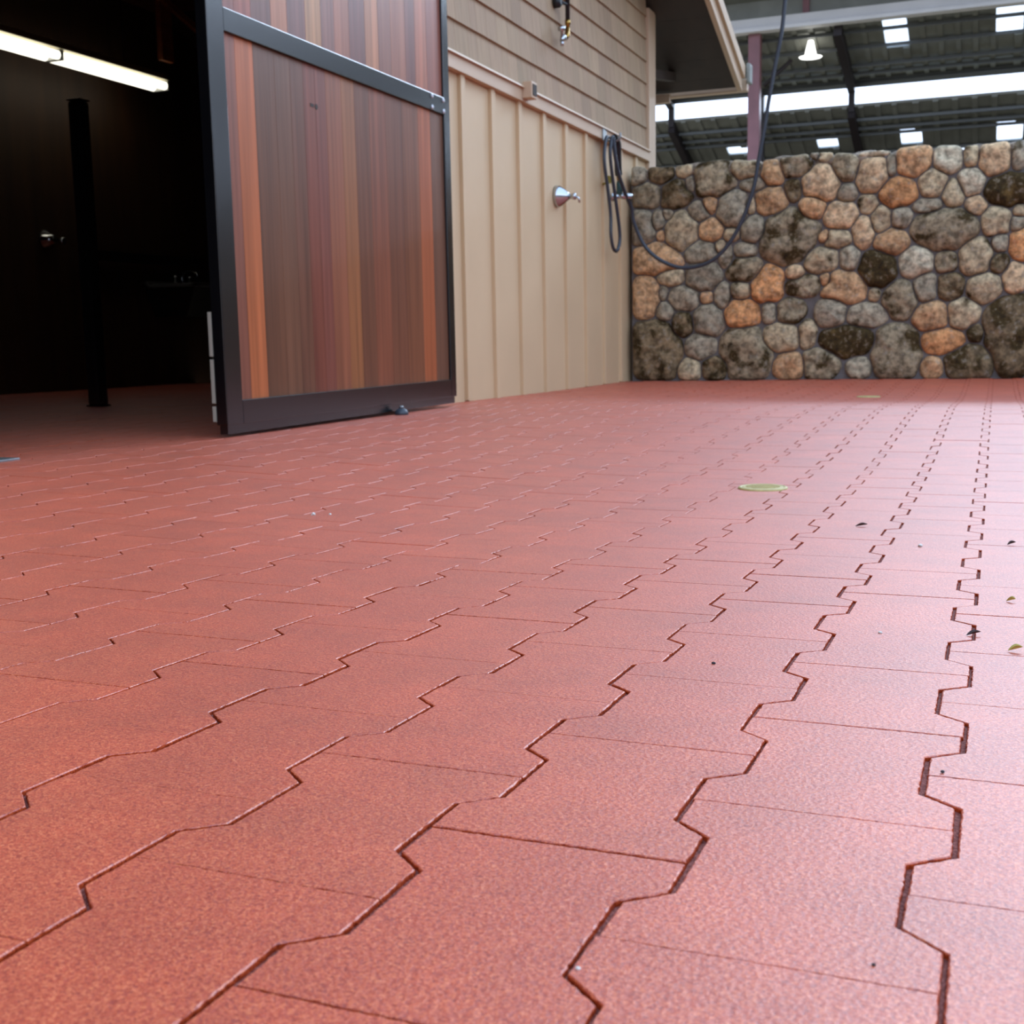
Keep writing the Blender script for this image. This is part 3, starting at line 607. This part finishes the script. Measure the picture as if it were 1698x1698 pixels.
leaf(0.028, 1.605, 0.011, 0.004, -0.3, M_ly, 'tiny olive leaf behind the small yellow leaf')
leaf(-0.012, 1.378, 0.016, 0.005, 0.5, M_ld, 'dark brown curled leaf lying in the right hand joint', 0.003)
leaf(-0.223, 2.319, 0.022, 0.007, 0.1, M_ld, 'dark leaf lying on the pavers to the right of the drain cover')
leaf(0.035, 2.154, 0.014, 0.006, 0.4, M_ld, 'small dark leaf far off by the right edge of the picture')
def bit(x, y, r, m_, label, nm='pebble', cat='pebble'):
    bm = bmesh.new(); r *= 0.62; bmesh.ops.create_icosphere(bm, subdivisions=2, radius=r)
    for v_ in bm.verts: v_.co = v_.co*(1+noise.noise(v_.co*300+Vector((x, y, 0)))*0.6); v_.co.z *= 0.7
    me = bpy.data.meshes.new(nm); bm.to_mesh(me); bm.free(); me.materials.append(m_)
    o = bpy.data.objects.new(nm, me); C.objects.link(o); o.location = (x, y, fz(x, y)+r*0.5); return tag(o, label, cat)
M_wp = mat('white_grit', (225, 215, 205), rough=0.6); M_dp = mat('dark_grit', (50, 40, 42), rough=0.8)
bit(-0.174, 0.508, 0.0022, M_wp, 'white grain wedged in the zigzag joint at the bottom of the picture')
bit(-0.248, 1.147, 0.0028, M_dp, 'dark speck of grit in the middle of one paver')
bit(-0.044, 0.562, 0.0017, M_dp, 'dark grain on the paver at lower right')
bit(-1.272, 2.10, 0.007, M_wp, 'pale pebble on the pavers in front of the door')
bit(-1.245, 2.12, 0.0045, M_wp, 'tiny pale chip beside the pebble in front of the door')
bit(-0.108, 1.355, 0.0032, M_wp, 'whitish speck left of the brown curled leaf')
bit(-0.106, 2.089, 0.006, M_wp, 'bright cream pebble beside a cross joint behind the leaves')
bit(-0.025, 0.873, 0.0022, M_dp, 'dark splinter standing on the cross joint at right', 'splinter', 'splinter')
t = thing('threshold_plate', 'grey metal plate on the floor at the doorway, left edge of the picture', 'plate', (-2.72, 2.62, fz(-2.7, 2.6)))
q = MB(); q.box(-2.80, -2.60, 2.45, 2.70, fz(-2.7, 2.6)-0.002, fz(-2.7, 2.6)+0.006, bev=0.002); part(q, 'plate_sheet', M_galv, t)

# ---------------------------------------------------------------- inside the barn
LX, LZ = -6.2, 2.28
lm = thing('strip_light', 'long lit fluorescent strip light inside the dark barn', 'light', (LX, 7.0, LZ+0.05))
q = MB(); q.hexa([(LX-0.09, 5.85, LZ+0.04), (LX+0.09, 5.85, LZ+0.04), (LX+0.09, 8.23, LZ+0.04), (LX-0.09, 8.23, LZ+0.04), (LX-0.04, 5.85, LZ+0.10), (LX+0.04, 5.85, LZ+0.10), (LX+0.04, 8.23, LZ+0.10), (LX-0.04, 8.23, LZ+0.10)]); part(q, 'housing', mat('lamp_housing', (200, 190, 160), rough=0.4), lm)
M_tube = mat('lit_tube', (255, 250, 235), emis=(1.0, 0.95, 0.78), estr=2.2)
for y0, y1 in ((5.88, 7.02), (7.08, 8.20)):
    for dx in (-0.055, 0.055):
        q = MB(); q.tube([(LX+dx, y0, LZ), (LX+dx, y1, LZ)], 0.03, 14); part(q, 'tube', M_tube, lm)
q = MB(); q.box(LX-0.08, LX+0.08, 8.205, 8.24, LZ-0.035, LZ+0.05, bev=0.004); part(q, 'end_cap', M_galv, lm)
q = MB(); q.box(LX-0.07, LX+0.07, 7.03, 7.07, LZ-0.03, LZ+0.05, bev=0.004); part(q, 'lamp_holder', M_galv, lm)
for y_ in (6.4, 7.8):
    q = MB(); q.tube([(LX, y_, LZ+0.1), (LX, y_, 3.0)], 0.006, 6); part(q, 'hanger_rod', M_steel, lm)
t = thing('steel_post', 'square black steel post standing in the dark barn', 'post', (-4.5, 5.27, fz(-4.5, 5.27)))
zf = fz(-4.5, 5.27)
q = MB(); q.box(-4.54, -4.46, 5.23, 5.31, zf, 1.54, bev=0.02); part(q, 'post_tube', M_steel, t)
q = MB(); q.box(-4.542, -4.458, 5.228, 5.312, 1.54, 1.548, bev=0.003); part(q, 'post_cap', M_steel, t)
q = MB(); q.box(-4.545, -4.455, 5.225, 5.315, zf-0.002, zf+0.01, bev=0.002); part(q, 'base_plate', M_steel, t)
t = thing('barn_rail', 'black horizontal rail on the inner barn wall behind the post', 'rail', (-6.56, 8.3, 0.93))
q = MB(); q.box(-6.57, -6.53, 7.6, 9.35, 0.93, 1.01, bev=0.005); part(q, 'rail_bar', M_steel, t)
for y_ in (7.75, 9.2):
    q = MB(); q.box(-6.6, -6.57, y_-0.03, y_+0.03, 0.92, 1.02); part(q, 'rail_mount', M_steel, t)
t = thing('inner_tap', 'round chrome tap flange on the dark inner wall left of the post', 'tap', (-6.6, 7.28, 1.06))
q = MB(); q.lathe((-6.6, 7.28, 1.06), (1, 0, 0), [(0, 0.075), (0.015, 0.072), (0.05, 0.04), (0.08, 0.025)], 28); part(q, 'flange', M_chrome, t)
q = MB(); q.lathe((-6.525, 7.28, 1.06), (1, 0.1, -0.2), [(0, 0.02), (0.06, 0.016), (0.065, 0.028), (0.09, 0.028)], 18); part(q, 'handle', M_chrome, t)
sk = thing('barn_sink', 'dark wall sink with small chrome taps inside the barn beside the door', 'sink', (-6.4, 8.8, 0.7))
q = MB()
q.hexa([(-6.595, 8.5, 0.50), (-6.28, 8.5, 0.50), (-6.28, 9.1, 0.50), (-6.595, 9.1, 0.50), (-6.595, 8.38, 0.735), (-6.1, 8.38, 0.735), (-6.1, 9.24, 0.735), (-6.595, 9.24, 0.735)]); part(q, 'basin', mat('dark_sink', (38, 40, 42), rough=0.25), sk)
q = MB()
q.box(-6.595, -6.08, 8.36, 8.40, 0.735, 0.765, bev=0.005); q.box(-6.595, -6.08, 9.22, 9.26, 0.735, 0.765, bev=0.005); q.box(-6.12, -6.08, 8.36, 9.26, 0.735, 0.765, bev=0.005); q.box(-6.595, -6.54, 8.36, 9.26, 0.735, 0.79, bev=0.005); part(q, 'rim', M_galv, sk)
for y_ in (8.75, 8.95):
    q = MB(); q.lathe((-6.56, y_, 0.79), (0, 0, 1), [(0, 0.02), (0.04, 0.014), (0.045, 0.03), (0.06, 0.03)], 14); part(q, 'sink_tap', M_chrome, sk)
q = MB(); q.tube(smooth([(-6.56, 8.85, 0.79), (-6.56, 8.85, 0.86), (-6.5, 8.85, 0.89), (-6.42, 8.85, 0.87), (-6.41, 8.85, 0.84)]), 0.011, 10); part(q, 'faucet', M_chrome, sk)
q = MB(); q.tube([(-6.4, 8.98, 0.5), (-6.4, 8.98, -0.045)], 0.02, 12); part(q, 'waste_pipe', M_galv, sk)
t = thing('roof_brace', 'brown timber brace and hanging stub under the barn ceiling', 'beam', (-6.0, 8.2, 2.9))
q = MB(); q.bar((-6.0, 7.75, 2.96), (-6.0, 8.75, 2.66), 0.04, 0.045); part(q, 'brace', M_brace, t)
q = MB(); q.box(-6.06, -6.01, 8.02, 8.16, 2.43, 2.995, bev=0.004); part(q, 'stub_post', M_brace, t)

# ---------------------------------------------------------------- covered arena beyond the stone wall
AY = 24.0
ar = thing('covered_arena', 'large steel covered arena with dark ribbed roofs and bright skylights behind the stone wall', 'building', (-2, AY, -0.12))
def za(y): return 5.93 - 0.24*(y-24.0)          # upper roof underside
def zbb(y): return 4.79 - 0.35*(y-26.5)         # lower roof underside
def roof(name, y0, y1, zfn, holes, x0=-9, x1=14):
    q = MB(); xs = sorted({x0, x1, *[h[0] for h in holes], *[h[1] for h in holes]}); ys = sorted({y0, y1, *[h[2] for h in holes], *[h[3] for h in holes]})
    for a_, b_ in zip(xs, xs[1:]):
        for c_, d_ in zip(ys, ys[1:]):
            mx_, my_ = (a_+b_)/2, (c_+d_)/2
            if any(h[0] < mx_ < h[1] and h[2] < my_ < h[3] for h in holes): continue
            n_ = max(1, int((b_-a_)/0.3)); 
            for k_ in range(n_):
                u0 = a_+(b_-a_)*k_/n_; u1 = a_+(b_-a_)*(k_+1)/n_; um = u0+(u1-u0)*0.7
                for p0, p1, dz in ((u0, um, 0), (um, u1, -0.035)):
                    q.hexa([(p0, c_, zfn(c_)+dz), (p1, c_, zfn(c_)+dz), (p1, d_, zfn(d_)+dz), (p0, d_, zfn(d_)+dz), (p0, c_, zfn(c_)+0.05), (p1, c_, zfn(c_)+0.05), (p1, d_, zfn(d_)+0.05), (p0, d_, zfn(d_)+0.05)])
    part(q, name, M_droof, ar)
    for h in holes:
        q = MB(); q.hexa([(h[0], h[2], zfn(h[2])+0.01), (h[1], h[2], zfn(h[2])+0.01), (h[1], h[3], zfn(h[3])+0.01), (h[0], h[3], zfn(h[3])+0.01), (h[0], h[2], zfn(h[2])+0.02), (h[1], h[2], zfn(h[2])+0.02), (h[1], h[3], zfn(h[3])+0.02), (h[0], h[3], zfn(h[3])+0.02)])
        part(q, 'skylight', M_sky, ar)
roof('upper_roof', 24.0, 26.5, za, [(-2.16, -1.74, 24.1, 25.3), (-0.21, 0.25, 24.1, 25.2), (2.0, 2.45, 24.1, 25.1)])
roof('lower_roof', 26.5, 28.5, zbb, [(-5.75, -5.3, 27.75, 28.1), (-3.78, -3.35, 27.65, 28.1), (-2.05, -1.62, 27.55, 28.2), (-0.15, 0.35, 27.55, 28.35), (1.7, 2.15, 27.55, 28.3)])
q = MB(); q.hexa([(-9, 21.5, 7.0), (14, 21.5, 7.0), (14, 24.1, 6.45), (-9, 24.1, 6.45), (-9, 21.5, 7.05), (14, 21.5, 7.05), (14, 24.1, 6.5), (-9, 24.1, 6.5)]); part(q, 'front_canopy', M_droof, ar)
for y_ in (24.35, 25.0, 25.75, 26.1):
    q = MB(); q.box(-9, 14, y_-0.03, y_+0.03, za(y_)-0.10, za(y_)-0.04); part(q, 'purlin', M_purl, ar)
for y_ in (26.9, 27.25, 27.5, 28.3):
    q = MB(); q.box(-9, 14, y_-0.03, y_+0.03, zbb(y_)-0.10, zbb(y_)-0.04); part(q, 'purlin', M_purl, ar)
q = MB(); q.box(-9, 14, 23.88, 24.0, 5.91, 6.10, bev=0.01); q.box(-9, 14, 23.78, 24.02, 5.84, 5.91, bev=0.01); part(q, 'eave_fascia', M_white, ar)
q = MB(); q.box(-9, 14, 24.1, 24.14, 6.0, 6.5); part(q, 'upstand', M_droof, ar)
q = MB(); q.tube([(-9, 26.52, 5.24), (14, 26.52, 5.24)], 0.075, 16); q.box(-9, 14, 26.44, 26.60, 5.28, 5.33); part(q, 'far_gutter', M_purl, ar)
for x_ in (-6.70, -2.93, 0.9, 4.7, 8.5, 12.3):
    q = MB(); q.bar((x_, 24.0, za(24)-0.16), (x_, 26.5, za(26.5)-0.16), 0.14, 0.24); part(q, 'rafter', M_raft, ar)
    q = MB(); q.bar((x_, 26.5, zbb(26.5)-0.1), (x_, 28.6, zbb(28.6)-0.1), 0.14, 0.26); part(q, 'rafter', M_raft, ar)
    q = MB(); q.box(x_-0.06, x_+0.06, 26.46, 26.56, zbb(26.5)-0.1, za(26.5)); part(q, 'gap_post', M_raft, ar)
q = MB(); q.box(-4.57, -4.35, 23.95, 24.17, -0.12, 5.86, bev=0.01); part(q, 'column', M_maroon, ar)
q = MB(); q.box(-4.96, -4.70, 26.35, 26.55, -0.12, 5.2, bev=0.01); part(q, 'column', M_raft, ar, 'dark column behind the maroon one')
q = MB(); q.tube([(-4.44, 24.9, 5.05), (-3.9, 24.9, 5.5)], 0.04, 10); part(q, 'knee_brace', M_raft, ar)
q = MB(); q.box(-3.58, -3.46, 24.05, 24.15, 6.0, 6.9); part(q, 'roof_strut', M_maroon, ar)
q = MB(); q.box(-9, 14, 28.6, 28.75, -0.12, 4.0); part(q, 'back_wall', M_raft, ar)
hb = thing('high_bay_light', 'bell shaped bright high bay lamp hanging in the arena roof', 'light', (-3.5, 24.6, 5.6))
M_bell = mat('lit_bell', (255, 255, 250), emis=(1, 1, 0.96), estr=2.5)
q = MB(); q.lathe((-3.50, 24.6, 5.50), (0, 0, 1), [(0, 0.105), (0.02, 0.105), (0.17, 0.07), (0.27, 0.045)], 24); part(q, 'bell', M_bell, hb)
q = MB(); q.lathe((-3.50, 24.6, 5.75), (0, 0, 1), [(0, 0.05), (0.03, 0.065), (0.09, 0.06), (0.11, 0.03)], 18); part(q, 'ballast', M_white, hb)
q = MB(); q.lathe((-3.50, 24.6, 5.44), (0, 0, 1), [(0, 0.2), (0.012, 0.22), (0.03, 0.15)], 24); part(q, 'lower_ring', M_bell, hb)
q = MB(); q.tube([(-3.5, 24.6, 5.44), (-3.5, 24.6, 5.53)], 0.03, 8); part(q, 'stem', M_white, hb)
